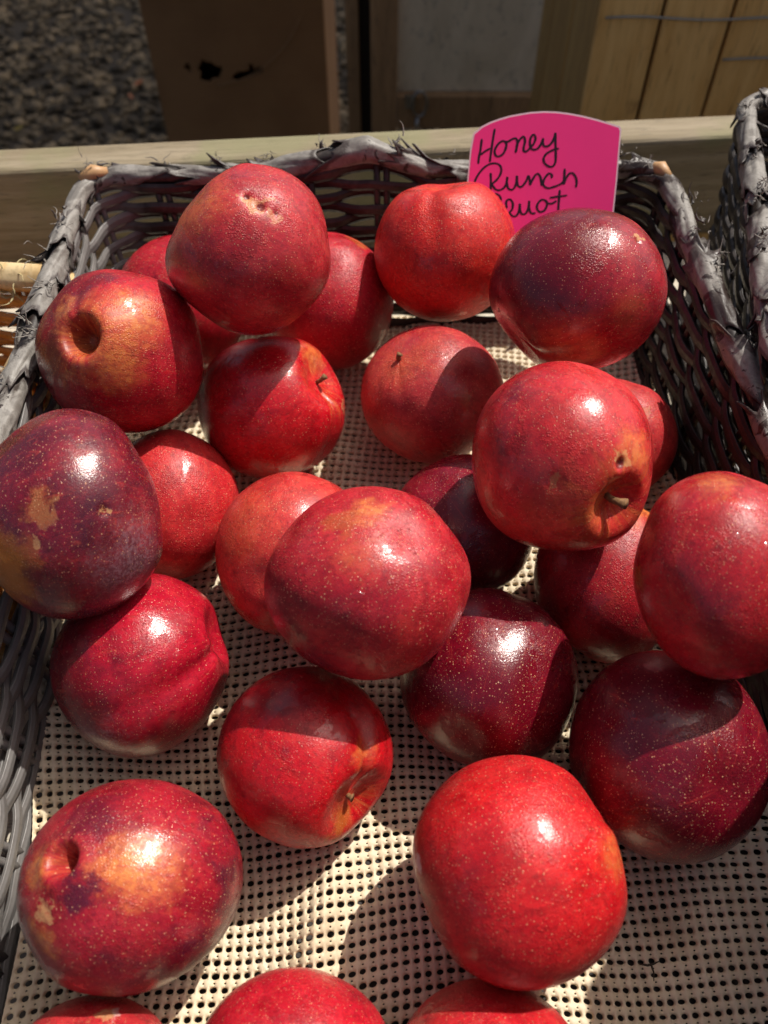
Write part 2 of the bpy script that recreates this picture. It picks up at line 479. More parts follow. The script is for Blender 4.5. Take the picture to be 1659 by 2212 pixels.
def loop_path(x0, x1, y0, y1, rad, step=.0032):
    """rounded rectangle, anticlockwise from the front left; returns points and outward normals"""
    seg = []
    cs = [((x1 - rad, y0 + rad), -90), ((x1 - rad, y1 - rad), 0), ((x0 + rad, y1 - rad), 90), ((x0 + rad, y0 + rad), 180)]
    P = []; N = []
    for i, ((cx, cy), a0) in enumerate(cs):
        for a in np.linspace(a0, a0 + 90, 7):
            c, s = math.cos(R(a)), math.sin(R(a)); P.append((cx + rad*c, cy + rad*s)); N.append((c, s))
        (nx_, ny_), na = cs[(i + 1) % 4]
        a = R(a0 + 90); p0 = np.array([cx + rad*math.cos(a), cy + rad*math.sin(a)]); p1 = np.array([nx_ + rad*math.cos(a), ny_ + rad*math.sin(a)])
        L = np.linalg.norm(p1 - p0); m = max(2, int(L / step))
        for k in range(1, m):
            P.append(tuple(p0 + (p1 - p0) * k / m)); N.append((math.cos(a), math.sin(a)))
    return np.array(P), np.array(N)

def tuft(parent, base, out, n, length, seed, name='frayed_fibre', mat=None, width=.00034):
    r = np.random.default_rng(seed); m = MB()
    for i in range(n):
        L = length * r.uniform(.35, 1.0); k = 9
        d = np.array(out) + r.normal(0, .75, 3); d /= np.linalg.norm(d)
        p = np.array(base) + r.normal(0, .0025, 3); pts = [p]
        w = r.normal(0, .55, 3)
        for j in range(k):
            d = d + w * .28 + r.normal(0, .22, 3); d /= np.linalg.norm(d)
            p = p + d * L / k; pts.append(p)
        m.tube(pts, np.linspace(width * r.uniform(.6, 1.8), .0001, k + 1), 4, flat=r.uniform(.25, 1), caps=False)
    return m.build(name, mat or M_fibre, parent)

def basket(label, cat, x0, x1, y0, y1, fx0, fx1, fy0, fy1, H, rows, matrix, mats, bump=None, stake=.040, strand_h=.0032, corner=.018,
           wraps=True, seed=1, group='wicker baskets on the display table', visible=None):
    mw, mrim = mats
    root = empty('wicker_basket', matrix)
    tag(root, label, cat, group)
    Pr, Nr = loop_path(x0, x1, y0, y1, corner)
    Pf, Nf = loop_path(fx0, fx1, fy0, fy1, corner)
    # resample the floor loop to the rim loop by normalised length
    def resample(P, n):
        Q = np.vstack([P, P[:1]]); d = np.r_[0, np.cumsum(np.linalg.norm(np.diff(Q, axis=0), axis=1))]
        t = np.arange(n) / n * d[-1]
        return np.stack([np.interp(t, d, Q[:, 0]), np.interp(t, d, Q[:, 1])], 1), d[-1]
    n = int(2 * ((x1 - x0) + (y1 - y0)) / .0032)
    Pr, Lr = resample(Pr, n); Pf, _ = resample(Pf, n)
    T = np.roll(Pr, -1, 0) - np.roll(Pr, 1, 0); T /= np.linalg.norm(T, axis=1)[:, None]
    Nn = np.stack([T[:, 1], -T[:, 0]], 1)
    ns = int(round(Lr / stake / 2)) * 2
    ph = np.arange(n) / n * ns
    zb = np.zeros(n)
    if bump is not None:
        for i in range(n):
            if Pr[i, 1] > y1 - .012: zb[i] = bump(Pr[i, 0])
    # upright stakes
    for k in range(ns):
        i = int((k + .5) / ns * n) % n
        tt = np.linspace(0, 1, 8)
        for off in (-1, 1):
            p = Pf[i][None] * (1 - tt[:, None]) + Pr[i][None] * tt[:, None]
            pts = np.column_stack([p + T[i] * off * .0026, tt * (H + zb[i] * .8)])
            MB().tube(pts, .0018, 6).build('stake', mw, root)
    # woven strands
    prof = 1 + .085 * np.cos(np.arange(28) * 2 * np.pi / 28 * 7)
    for j in range(rows):
        t = (j + .5) / rows
        amp = .0026
        # the strand passes in front of and behind alternate stakes
        wv = np.tanh(1.8 * np.cos(np.pi * (ph - .5 + j))) * amp
        if bump is not None: wv = wv * np.where((Pr[:, 0] > .1) & (Pr[:, 1] < .2), .4, 1) * (.5 if t < .2 else 1)
        off = wv + vnoise(n, .0007, 23, seed * 100 + j)
        dz = vnoise(n, .0009, 25, seed * 100 + 50 + j) + vnoise(n, .0007, 9, seed * 70 + j)
        p = Pf * (1 - t) + Pr * t + Nn * off[:, None]
        z = (H + .004) * t - .0045 + dz + zb * t ** 3 * .7
        pts = np.column_stack([p, z])
        fat = 1 + (.4 * ((Pr[:, 0] > .1) & (Pr[:, 1] < .2)) if bump is not None else 0)
        MB().tube(pts, strand_h * fat * (1 + vnoise(n, .12, 17, seed * 31 + j)), 28, closed=True, flat=.46,
                  normal=np.column_stack([Nn, np.zeros(n)]), prof=prof).build('woven_strand', mw, root)
    # base
    MB().box(fx0 - .003, fx1 + .003, fy0 - .003, fy1 + .003, -.0085, -.0050).build('base', mw, root, False)
    # rim: a cane core bound with wraps
    zr = H + .002 + zb
    core = np.column_stack([Pr, zr])
    MB().tube(core, .0037, 10, closed=True).build('rim_core', mrim if not wraps else M_wicker, root)
    if wraps:
        r = np.random.default_rng(seed + 5)
        s = 0; ds = Lr / n; na = 28
        while s < n:
            L = int(r.uniform(.018, .042) / ds); i0 = s; i1 = s + L + int(r.uniform(.002, .012) / ds)
            m = i1 - i0 + 1; idx = np.arange(i0, i1 + 1) % n
            skew = r.uniform(.8, 1.5) * (.010 / ds); sp = r.uniform(0, 6.28)
            an = np.arange(na) * 2 * np.pi / na
            jag = r.normal(0, 1, na); jag = (jag + np.roll(jag, 1) * .7) * .0030 / ds
            nl = 22
            U = np.linspace(0, 1, nl)
            V = np.zeros((nl, na, 3))
            r0, r1 = .0040, .0051 + r.uniform(-.0004, .0009)
            ph1, ph2 = r.uniform(0, 6.28, 2)
            for a_i, a_ in enumerate(an):
                sh = skew * math.sin(a_ + sp)
                lo = 0 + sh; hi = (m - 1) + sh + jag[a_i]
                q = lo + (hi - lo) * U
                qi = (i0 + q) % n
                i_ = np.floor(qi).astype(int) % n; fr = (qi - np.floor(qi))[:, None]
                C = core[i_] * (1 - fr) + core[(i_ + 1) % n] * fr
                Nx = np.column_stack([Nn[i_], np.zeros(nl)])
                crease = .00035 * np.sin(a_ * 2 + U * 6 + ph1) + .00035 * np.abs(np.sin(a_ * 2.5 - U * 5 + ph2)) ** 3 + .0003 * np.sin(a_ * 7 + U * 9 + ph1)
                rr = (r0 + (r1 - r0) * U ** .8 + crease + (zb[i_] * .14)) * (.86 if Pr[i0 % n, 1] > y1 - .012 else 1.0)
                flare = np.clip(U - .88, 0, 1) * 8 * max(0, jag[a_i] * ds) * .75
                rr = rr + flare
                V[:, a_i] = C + Nx * (math.cos(a_) * rr)[:, None] + np.array([0, 0, 1.0]) * (math.sin(a_) * rr)[:, None]
            f = [(i*na+k, i*na+(k+1) % na, (i+1)*na+(k+1) % na, (i+1)*na+k) for i in range(nl-1) for k in range(na)]
            m_ = MB(); m_.add(V.reshape(-1, 3), f)
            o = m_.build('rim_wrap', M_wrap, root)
            at = o.data.attributes.new('along', 'FLOAT', 'POINT'); at.data.foreach_set('value', np.repeat(U, na))
            so = o.modifiers.new('thick', 'SOLIDIFY'); so.thickness = .0006; so.offset = -1
            e = i1 % n
            a_ = r.uniform(.1, 2.2)
            base = core[e] + np.array([Nn[e, 0] * math.cos(a_) * .0075, Nn[e, 1] * math.cos(a_) * .0075, math.sin(a_) * .0075])
            if visible is None or visible(base):
                tuft(root, base, (Nn[e, 0] * .6, Nn[e, 1] * .6, .6), int(r.integers(6, 15)), r.uniform(.004, .011), int(r.integers(1e6)))
                # short torn tongues of wrap
                if r.random() < .75:
                    d = np.array([Nn[e, 0] * r.uniform(-1, 1), Nn[e, 1] * r.uniform(-1, 1), r.uniform(.2, 1)])
                    tuft(root, base, d, 2, .008, int(r.integers(1e6)), 'torn_flap', M_wrap, .0009)
            s += L
    else:
        prof = 1 + .12 * np.cos(np.arange(12) * 2 * np.pi / 12 * 4)
        MB().tube(core + np.array([0, 0, .001]), .0075, 12, closed=True, flat=1.0, prof=prof).build('rim', mrim, root)
    return root

def back_bump(x):
    # the raised hand hold in the middle of the back rim
    return .0125 * max(0.0, 1 - abs((x - .003) / .056)) ** .8 if x < .003 else .0125 * max(0.0, 1 - (x - .003) / .034) ** .9

M1 = DISP @ Matrix.Rotation(R(1.6), 4, 'Z')
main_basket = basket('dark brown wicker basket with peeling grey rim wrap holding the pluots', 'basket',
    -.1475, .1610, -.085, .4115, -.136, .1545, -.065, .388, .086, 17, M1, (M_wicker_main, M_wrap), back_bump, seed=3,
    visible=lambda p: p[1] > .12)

M2 = DISP @ Matrix.Translation((.2005, .4625, .006)) @ Matrix.Rotation(R(-11.5), 4, 'Z')
basket('empty dark wicker basket at the right edge with shredded rim wrap', 'basket',
    0, .30, -.225, 0, .012, .288, -.213, -.014, .094, 17, M2, (M_wicker, M_wrap), None, seed=9, visible=lambda p: p[0] < .12 and p[1] > -.3)

M3 = DISP @ Matrix.Translation((-.159, .3425, .0)) @ Matrix.Rotation(R(-5), 4, 'Z')
yb = basket('golden yellow wicker basket at the left edge with a bare pale rim', 'basket',
    -.30, 0, -.40, 0, -.288, -.006, -.385, -.010, .069, 13, M3, (M_wicker_gold, M_gold_rim), None, wraps=False, seed=14, corner=.006)
tuft(yb, (-.025, -.001, .076), (.0, .2, 1), 6, .018, 77, 'straw_fibre', M_straw, .0008)
tuft(yb, (-.035, -.006, .069), (.2, -.8, -.3), 7, .018, 78, 'straw_fibre', M_straw, .0012)
# pale cane ends where the wrap has come away
for p, q in (((-.1475, .403, .0915), (-.134, .4095, .092)), ((.154, .409, .0905), (.161, .398, .0905))):
    MB().tube([p, tuple((np.array(p) + q) / 2 + np.array([0, .001, .001])), q], [.0022, .0042, .0022], 10).build('bare_cane', M_cane, main_basket)

# ------------------------------------------------------------------ perforated liner
def liner_z(x, y):
    z = .0024 * np.sin(x * 38 + y * 9) + .0019 * np.sin(y * 41 - x * 13) + .0008 * np.sin(x * 90 + y * 60)
    z += .0065 * np.exp(-((x + .016 - (y - .09) * .25) / .007) ** 2) * np.exp(-((y - .072) / .036) ** 2)
    z += .004 * np.exp(-((x + .030 + (y - .06)*.3) / .02) ** 2) * np.exp(-((y - .06) / .03) ** 2)
    z -= .0035 * np.exp(-((x - .095) / .028) ** 2) * np.exp(-((y - .06) / .05) ** 2)
    z += .004 * np.clip((-x - .118) / .03, 0, 1) ** 1.6
    z += .006 * np.clip((x - .128) / .02, 0, 1) ** 1.6
    return z + .0035
CX, CY = .0040, .0043
ang = [(.5,0),(.5,.25),(.5,.5),(.3,.5),(.10,.5),(.07,.455),(0,.44),(-.07,.455),(-.10,.5),(-.3,.5),(-.5,.5),(-.5,.25),
       (-.5,0),(-.5,-.25),(-.5,-.5),(-.3,-.5),(-.10,-.5),(-.07,-.455),(0,-.44),(.07,-.455),(.10,-.5),(.3,-.5),(.5,-.5),(.5,-.25)]
outer = np.array(ang)
th_ = np.arctan2(outer[:,1], outer[:,0])
nxc, nyc = 74, 104
ix, iy = np.meshgrid(np.arange(nxc) - nxc // 2, np.arange(nyc))
ix = ix.ravel(); iy = iy.ravel(); nc = len(ix)
ea = .345 + rng.normal(0, .022, nc); eb = .215 + rng.normal(0, .020, nc)
jx = rng.normal(0, .018, nc); jy = rng.normal(0, .018, nc)
el = np.stack([ea[:,None]*np.cos(th_)[None] + jx[:,None], eb[:,None]*np.sin(th_)[None] + jy[:,None]], 2)
out_ = np.broadcast_to(outer[None], (nc, 24, 2))
rings = [el * .97, el, el * .6 + out_ * .4, out_]
zz = [-.0015, -.0003, .00035, None]
V = []
for k in range(4):
    q = rings[k]
    X = (ix[:,None] + q[:,:,0]) * CX; Y = -.052 + (iy[:,None] + q[:,:,1]) * CY
    if k < 3: Z = np.full(X.shape, zz[k])
    else:
        ridge = np.abs(outer[:,0]) > .28
        notch = (np.abs(outer[:,0]) < .13)
        Zo = np.where(ridge, .00050 + .00016 * np.cos(outer[:,1] * 4 * np.pi), np.where(notch, -.0003, .0001))
        Z = np.broadcast_to(Zo[None], X.shape)
    V.append(np.stack([X, Y, Z], 2))
V = np.stack(V, 1)                   # nc,4,24,3
# gentle pull of the cloth so that rows and columns wander
Xf, Yf, Zf = V[...,0], V[...,1], V[...,2]
xs_ = Xf + .0040*np.sin(Yf*17 + .6) + .0016*np.sin(Yf*45 + Xf*20) + (-.028)*(Yf-.25)*0.0
ys_ = Yf + .0050*np.sin(Xf*14 + 1.0) + .0018*np.sin(Xf*52 + Yf*18) + .05*Xf*np.clip((.2-Yf)/.2,-1,1)
xs_ = xs_ + .0065
xs_ = np.where(xs_ < 0, xs_ * np.clip((.1265 + .125 * ys_) / .1415, .85, 1.04), xs_)
V = np.stack([xs_, ys_, liner_z(xs_, ys_) + Zf], 3)
flat = V.reshape(-1, 3)
base_i = np.arange(nc)[:,None,None]*96 + np.arange(4)[None,:,None]*24 + np.arange(24)[None,None,:]
key = np.round(np.stack([(ix[:,None] + outer[None,:,0]) * 200, (iy[:,None] + outer[None,:,1]) * 200], 2)).astype(int).reshape(-1, 2)
uq, inv = np.unique(key[:,0] * 1000003 + key[:,1], return_inverse=True)
first = np.full(len(uq), -1); oi = base_i[:,3,:].reshape(-1)
first[inv[::-1]] = oi[::-1]
remap = np.arange(len(flat)); remap[oi] = first[inv]
base_i = remap[base_i]
nxt = np.roll(base_i, -1, 2)
F = []
for k in range(3):
    F.append(np.stack([base_i[:,k], base_i[:,k+1], nxt[:,k+1], nxt[:,k]], 2).reshape(-1, 4))
F = np.concatenate(F)
keep = np.unique(F); rm = np.zeros(len(flat), int); rm[keep] = np.arange(len(keep))
me = bpy.data.meshes.new('basket_liner')
Fv = rm[F]
me.vertices.add(len(keep)); me.vertices.foreach_set('co', flat[keep].ravel())
me.loops.add(Fv.size); me.loops.foreach_set('vertex_index', Fv.ravel())
me.polygons.add(len(Fv)); me.polygons.foreach_set('loop_start', np.arange(0, Fv.size, 4)); 
me.polygons.foreach_set('use_smooth', np.ones(len(Fv), bool))
me.update(calc_edges=True); me.validate()
me.materials.append(M_liner)
lin = bpy.data.objects.new('basket_liner', me); COL.objects.link(lin); lin.matrix_world = DISP
tag(lin, 'beige perforated rubber mesh liner spread under the pluots in the basket', 'liner')

# ------------------------------------------------------------------ price card
lean = R(37)
CU = Matrix((( 1, 0, 0, 0), (0, -math.sin(lean)*-1, -math.cos(lean), .400), (0, math.cos(lean), math.sin(lean), .098), (0, 0, 0, 1)))
# columns: x = right, y = up along the card, z = towards the viewer
cr_ = empty('sign_card', DISP @ CU)
tag(cr_, 'bright pink card hand lettered Honey Runch Pluot, tucked upright behind the pluots', 'sign')
arc = [(45.2,15.4),(49.2,18.6),(53.5,20.6),(58.3,22.2),(63,23.4),(67.5,24.2),(73.5,25.1),(80.1,25.5),(86.5,25.3),(92.9,24.6),(100,23.4),(107.2,21.8),(113.5,20.1),(119.0,18.5)]
outl = [(x * 1.0075, y + .2) for x, y in arc] + [(120.7,17.2),(120.8,-6),(119.8,-55),(40.6,-55),(42.2,-31.7),(43.0,-8.8),(44.2,8)]
def plate(pts, z0, z1):
    P = np.array(pts) / 1000.; n = len(P)
    V = np.vstack([np.column_stack([P, np.full(n, z0)]), np.column_stack([P, np.full(n, z1)])])
    return V, [tuple(range(n-1, -1, -1)), tuple(range(n, 2*n))] + [(i, (i+1) % n, n+(i+1) % n, n+i) for i in range(n)]
v_, f_ = plate(outl, -.0004, .0004)
MB().add(v_, f_).build('backing', M_white, cr_, False)
cen = np.array([81, -18.])
inn = [tuple(cen + (np.array(p) - cen) * np.array([.981, .981])) for p in outl]
v_, f_ = plate(inn, .00041, .0005)
MB().add(v_, f_).build('pink_face', M_pink, cr_, False)

# a broken twig caught in the mesh
tw = MB()
tw.tube([(-.0035,.001,0),(-.001,.0006,.0004),(.0012,.001,.0003),(.0034,.0018,.0001)], [.00025,.00045,.0004,.0002], 6)
tw.tube([(.0004,.0008,.0003),(.0008,-.0016,.0004),(.0004,-.0042,.0001)], [.0004,.0003,.00015], 6)
to = tw.build('twig', M_stem_dark, None); to.matrix_world = DISP @ Matrix.Translation((.0945, .0505, .0052))
tag(to, 'tiny dark broken twig caught in the open mesh at lower right', 'twig')
STROKES=[[(49.9,12.9),(49.4,7.8),(48.8,4.5),(48.5,1.2)],[(56.3,17.6),(55.5,12.0),(54.9,6.8),(54.4,2.0)],[(49.5,5.5),(51.8,7.1),(54.4,8.5)],[(62.2,11.5),(60.6,11.9),(58.5,10.7),(56.8,7.8),(57.1,5.5),(58.7,4.7),(60.9,5.8),(62.2,8.1),(62.6,10.4),(62.0,11.5),(63.5,11.7),(65.6,12.9),(67.4,13.0),(68.2,11.1),(67.9,8.8),(67.5,6.5)],[(67.6,8.8),(68.5,11.4),(70.2,13.5),(71.4,13.8),(72.0,11.7),(71.5,9.1),(71.6,7.4),(72.9,7.1),(74.5,8.4),(76.5,10.7),(77.3,13.0),(76.8,14.5),(75.7,14.7),(74.7,13.0),(74.6,10.7),(75.3,8.6),(76.8,7.9),(78.8,8.6),(80.3,10.7),(81.2,13.0),(81.1,11.1),(82.0,9.6),(83.8,9.6),(85.6,11.1),(86.9,13.7),(87.3,15.8)],[(87.3,15.8),(87.6,11.1),(88.1,6.1),(88.2,2.2),(87.1,0.2),(85.1,-0.0),(82.8,1.5),(82.0,3.5),(82.9,5.6),(85.4,7.3),(87.8,8.1),(89.6,8.4)],[(46.2,-9.9),(46.7,-8.2),(47.9,-5.2),(50.3,-1.8),(53.5,0.7),(56.7,1.5),(59.3,0.8),(60.5,-1.2),(60.1,-3.8),(58.5,-6.2),(56.1,-8.2)],[(55.1,-3.0),(55.4,-7.2),(55.5,-11.3)],[(55.9,-8.2),(56.9,-9.7),(58.0,-10.9),(59.9,-11.3),(62.0,-10.4),(63.4,-8.2),(63.9,-4.9),(63.7,-7.9),(64.6,-10.4),(66.4,-11.1),(67.8,-9.9),(68.6,-7.5),(68.8,-4.5),(69.0,-7.2),(69.6,-9.2),(71.1,-9.7),(72.5,-8.6),(73.9,-6.5),(74.7,-4.5),(75.5,-6.5),(75.8,-8.9)],[(75.8,-8.9),(76.8,-6.5),(78.5,-3.8),(79.9,-3.7),(81.1,-5.5),(81.9,-9.2)],[(86.8,-5.5),(86.7,-4.0),(85.3,-3.3),(83.6,-4.9),(82.5,-7.5),(83.2,-9.4),(85.4,-10.3),(88.3,-9.6),(91.5,-8.4),(92.9,-7.2)],[(93.2,-1.0),(93.3,-4.5),(93.2,-8.2),(94.3,-5.5),(95.9,-3.3),(97.7,-3.3),(99.3,-5.2),(99.9,-7.5),(99.7,-9.9)],[(52.8,-17.4),(55.2,-14.3),(58.1,-13.1),(60.4,-14.3),(60.8,-16.7),(59.1,-19.1),(56.2,-20.5)],[(55.6,-15.3),(55.7,-20.5),(55.7,-25.3)],[(64.3,-20.1),(63.8,-17.4),(64.5,-16.0),(66.0,-15.9),(67.3,-17.7),(67.1,-20.5),(65.9,-22.2),(67.5,-23.8),(69.3,-23.8),(70.7,-21.5),(71.0,-17.9),(71.2,-20.5),(72.2,-22.7),(74.1,-22.7),(75.4,-20.5),(75.9,-16.5),(75.9,-19.8),(77.0,-22.2),(78.5,-22.6),(79.4,-22.2)],[(84.0,-16.0),(82.1,-16.0),(80.4,-17.7),(80.0,-19.8),(81.4,-21.7),(83.6,-21.4),(84.9,-19.5),(85.2,-17.4),(84.0,-16.0),(85.6,-17.6),(87.8,-17.7),(90.1,-16.4)],[(91.4,-11.1),(91.3,-15.7),(91.3,-20.5),(91.9,-23.2)],[(86.3,-15.0),(90.9,-14.3),(95.4,-13.8)]]
def smooth_line(pts, k=6):
    P = np.array(pts, float)
    if len(P) < 3: return P
    Q = np.vstack([2*P[0]-P[1], P, 2*P[-1]-P[-2]]); out = []
    for i in range(1, len(Q) - 2):
        for t in np.arange(k) / k:
            a, b, c, d = Q[i-1], Q[i], Q[i+1], Q[i+2]
            out.append(.5*((2*b) + (-a+c)*t + (2*a-5*b+4*c-d)*t*t + (-a+3*b-3*c+d)*t**3))
    out.append(P[-1]); return np.array(out)
def pen(lines, name):
    m = MB()
    for li, st in enumerate(lines):
        P = smooth_line(st) / 1000.
        D = np.gradient(P, axis=0); D /= np.linalg.norm(D, axis=1)[:, None] + 1e-9
        W = .00046 + .00016 * np.abs(D[:, 1]) ** 2 + .00003 * np.sin(np.arange(len(P)) * .7 + li)
        W[0] *= .6; W[-1] *= .6
        N = np.stack([-D[:, 1], D[:, 0]], 1) * W[:, None]
        # every stroke lies a hair above the last, so crossings never share a plane
        z = .00054 + .00001 * li + np.arange(len(P)) * 1.5e-7
        V = np.vstack([np.column_stack([P + N, z]), np.column_stack([P - N, z])]); n = len(P)
        m.add(V, [(i, n+i, n+i+1, i+1) for i in range(n-1)])
    return m.build(name, M_ink, cr_, False)
pen(STROKES[0:6], 'word_honey')
pen(STROKES[6:12], 'word_runch')
pen(STROKES[12:], 'word_pluot')
# ------------------------------------------------------------------ the fruit
def unit(v):
    v = np.asarray(v, float); return v / np.linalg.norm(v)
def face_dir(x, y):
    """direction on the fruit's skin that shows at offset (x, y) from its middle, in radii"""
    z = math.sqrt(max(.02, 1 - min(x*x + y*y, .98))); return unit((x, y, z))

RED = (.40,.0055,.018); BRIGHT = (.62,.030,.022); DARK = (.14,.003,.012); ORANGE = (.68,.22,.055); TAN = (.50,.25,.11)

def fruit_material(i, stem, red, dark, damt, dbias, yel, yr, mott, frk, film, marks, seed):
    n = NT('pluot_skin'); p = n.attr('skin')
    off = tuple(float(x) for x in np.random.default_rng(seed).uniform(-20, 20, 3))
    q = n.vmath('ADD', p, off)
    # coordinate stretched along the meridians that run from the stem
    ds = n.vmath('DOT_PRODUCT', p, tuple(map(float, stem)))
    sv = n.nd.new('ShaderNodeVectorMath'); sv.operation = 'SCALE'; sv.inputs[0].default_value = tuple(map(float, stem)); n.link(ds, sv.inputs[3])
    tang = n.vmath('NORMALIZE', n.vmath('SUBTRACT', p, sv.outputs[0]))
    sv2 = n.nd.new('ShaderNodeVectorMath'); sv2.operation = 'SCALE'; n.link(sv.outputs[0], sv2.inputs[0]); sv2.inputs[3].default_value = .35
    mer = n.vmath('ADD', n.vmath('ADD', tang, sv2.outputs[0]), off)
    n1 = n.noise(q, 1.5, 4, .55, .3)
    n2 = n.noise(mer, 4.2, 5, .62, .5)
    n3 = n.noise(q, 6.5, 5, .65, .4)
    n4 = n.noise(q, 26, 4, .7)
    bias = n.vmath('DOT_PRODUCT', p, tuple(map(float, dbias)))
    dm = n.math('ADD', n.math('ADD', n.math('MULTIPLY', n1, .62), n.math('MULTIPLY', n3, .48)), n.math('MULTIPLY', bias, .30))
    c = n.mix(n.ramp(n3, .38, .64), red, tuple(min(1, x * k) for x, k in zip(red, (1.25, 2.2, 1.5))))
    c = n.mix(n.ramp(n2, .47, .76, 0, mott * .8), c, (.56,.055,.040))
    lo = .86 - .62 * damt
    c = n.mix(n.ramp(dm, lo - .12, lo + .16), c, dark)
    # pale blush streaming out of the stem hollow
    if yel > 0:
        a = n.math('ADD', ds, n.math('MULTIPLY', n.math('SUBTRACT', n2, .5), .75))
        a = n.math('ADD', a, n.math('MULTIPLY', n.math('SUBTRACT', n1, .5), .7))
        c = n.mix(n.ramp(a, yr, min(1.25, yr + .42), 0, yel), c, ORANGE)
    # fine dark mottling
    c = n.mix(n.ramp(n4, .50, .68, 0, .50), c, tuple(x * .42 for x in red))
    n7 = n.noise(q, 2.4, 4, .6, .4); n8 = n.noise(q, 13, 3, .6, .3)
    c = n.mix(n.ramp(n7, .54, .34, 0, .42), c, tuple(x * .42 for x in red))
    c = n.mix(n.ramp(n8, .52, .66, 0, .40), c, tuple(x * .50 for x in red))
    n5 = n.noise(mer, 13, 4, .7, .8)
    c = n.mix(n.ramp(n5, .52, .70, 0, .45), c, tuple(x * .50 for x in red))
    c = n.mix(n.ramp(n5, .44, .30, 0, .30), c, (.60,.060,.040))
    warp = n.nd.new('ShaderNodeVectorMath'); warp.operation = 'SCALE'
    nc_ = n.noise(q, 5.5, 4, .6, color=True)
    n.link(n.vmath('SUBTRACT', nc_, (.5, .5, .5)), warp.inputs[0]); warp.inputs[3].default_value = .55
    pw = n.vmath('ADD', p, warp.outputs[0])
    rough_extra = None
    for kind, mx, my, r, st in marks:
        d = n.vmath('DISTANCE', pw, tuple(map(float, face_dir(mx, my))))
        if kind == 'blush': m = n.math('MULTIPLY', n.ramp(d, r * 1.1, r * .15, 0, st), n.math('MULTIPLY', n.ramp(n5, .30, .52, .40, 1), n.ramp(n8, .60, .42, .50, 1))); col = ORANGE
        elif kind == 'dark': m = n.ramp(d, r, r * .35, 0, st); col = dark
        elif kind == 'scab':
            m = n.math('MULTIPLY', n.ramp(d, r, r * .75, 0, st), n.ramp(n4, .32, .6, .45, 1)); col = TAN
            rough_extra = m if rough_extra is None else n.math('MAXIMUM', rough_extra, m)
        elif kind == 'ochre': m = n.ramp(d, r, r * .5, 0, st); col = (.42,.13,.02)
        elif kind == 'pit':
            dd = n.vmath('DISTANCE', p, tuple(map(float, face_dir(mx, my)))); m = n.ramp(dd, r, r * .7, 0, st); col = (.20,.012,.010)
        elif kind == 'ring':
            dd = n.vmath('DISTANCE', pw, tuple(map(float, face_dir(mx, my)))); m = n.ramp(dd, r, r * .6, 0, st); col = (.62,.33,.14)
        elif kind == 'bloom': m = n.math('MULTIPLY', n.ramp(d, r * 1.2, r * .2, 0, st), n.ramp(n4, .40, .62, .25, 1)); col = (.34,.20,.23)
        elif kind == 'pale': m = n.ramp(d, r, r * .6, 0, st); col = (.62,.42,.38)
        c = n.mix(m, c, col)
    # lenticels: tiny pale dots, denser in drifts
    v1 = n.voronoi(q, 32.0, rnd=.95); v1c = n.voronoi(q, 32.0, rnd=.95, out='Color')
    sz = n.vmath('DOT_PRODUCT', v1c, (.13, .065, .04))
    dot = n.ramp(n.math('SUBTRACT', v1, sz), .05, -.01)
    v2 = n.voronoi(q, 50.0, rnd=1.0); v2c = n.voronoi(q, 50.0, rnd=1.0, out='Color')
    dot2 = n.ramp(n.math('SUBTRACT', v2, n.vmath('DOT_PRODUCT', v2c, (.07, .05, .05))), .06, -.01)
    drift = n.ramp(n.noise(q, 2.2, 2), .38, .60, .25, 1)
    dots = n.math('MAXIMUM', n.math('MULTIPLY', dot, .95), n.math('MULTIPLY', n.math('MULTIPLY', dot2, drift), .8))
    c = n.mix(n.math('MULTIPLY', dots, frk), c, (.70,.37,.20))
    # wet film in some places, beads of dew in others
    f0 = n.noise(q, 1.7, 5, .62, .6)
    fm = n.ramp(f0, film - .008, film + .008)
    beads = n.voronoi(q, 46.0, rnd=.9); bc = n.voronoi(q, 46.0, rnd=.9, out='Color')
    bsz = n.vmath('DOT_PRODUCT', bc, (.35, .2, .1))
    bh = n.ramp(n.math('SUBTRACT', beads, bsz), .22, -.15)
    bh = n.math('MULTIPLY', n.math('MULTIPLY', bh, n.math('SUBTRACT', 1.0, fm)), n.ramp(n.noise(q, 2.6, 3), .42, .56))
    gl = float(np.random.default_rng(seed + 5).uniform(-.05, .07))
    rough = n.math('SUBTRACT', n.ramp(n4, .3, .75, .31 + gl, .45 + gl), n.math('MULTIPLY', fm, .16))
    if rough_extra is not None: rough = n.math('ADD', rough, n.math('MULTIPLY', rough_extra, .35), clamp=True)
    nb = n.bump(n3, .20, .02 * .034)
    nb = n.bump(n4, .10, .010 * .034, nb)
    nb = n.bump(dots, .25, .008 * .034, nb)
    nb = n.bump(bh, .38, .010 * .034, nb)
    n6 = n.noise(q, 75, 2, .5)
    nb = n.bump(n6, .48, .006 * .034, nb)
    n.out(c, rough, nb, Specular_IOR_Level=.42, Subsurface_Weight=.25, Subsurface_Scale=.004, Coat_Weight=n.math('MULTIPLY', fm, .55), Coat_Roughness=.19, Coat_Normal=nb, Coat_IOR=1.5)
    
    return n.mat

def periodic(d, ang):
    """smooth periodic interpolation of {degrees: factor}"""
    ks = sorted(d); x = np.array([k - 360 for k in ks] + ks + [k + 360 for k in ks]); y = np.array([d[k] for k in ks] * 3)
    a = np.degrees(ang) % 360
    i = np.clip(np.searchsorted(x, a) - 1, 0, len(x) - 2); t = (a - x[i]) / (x[i+1] - x[i]); t = t * t * (3 - 2*t)
    return y[i] * (1 - t) + y[i+1] * t

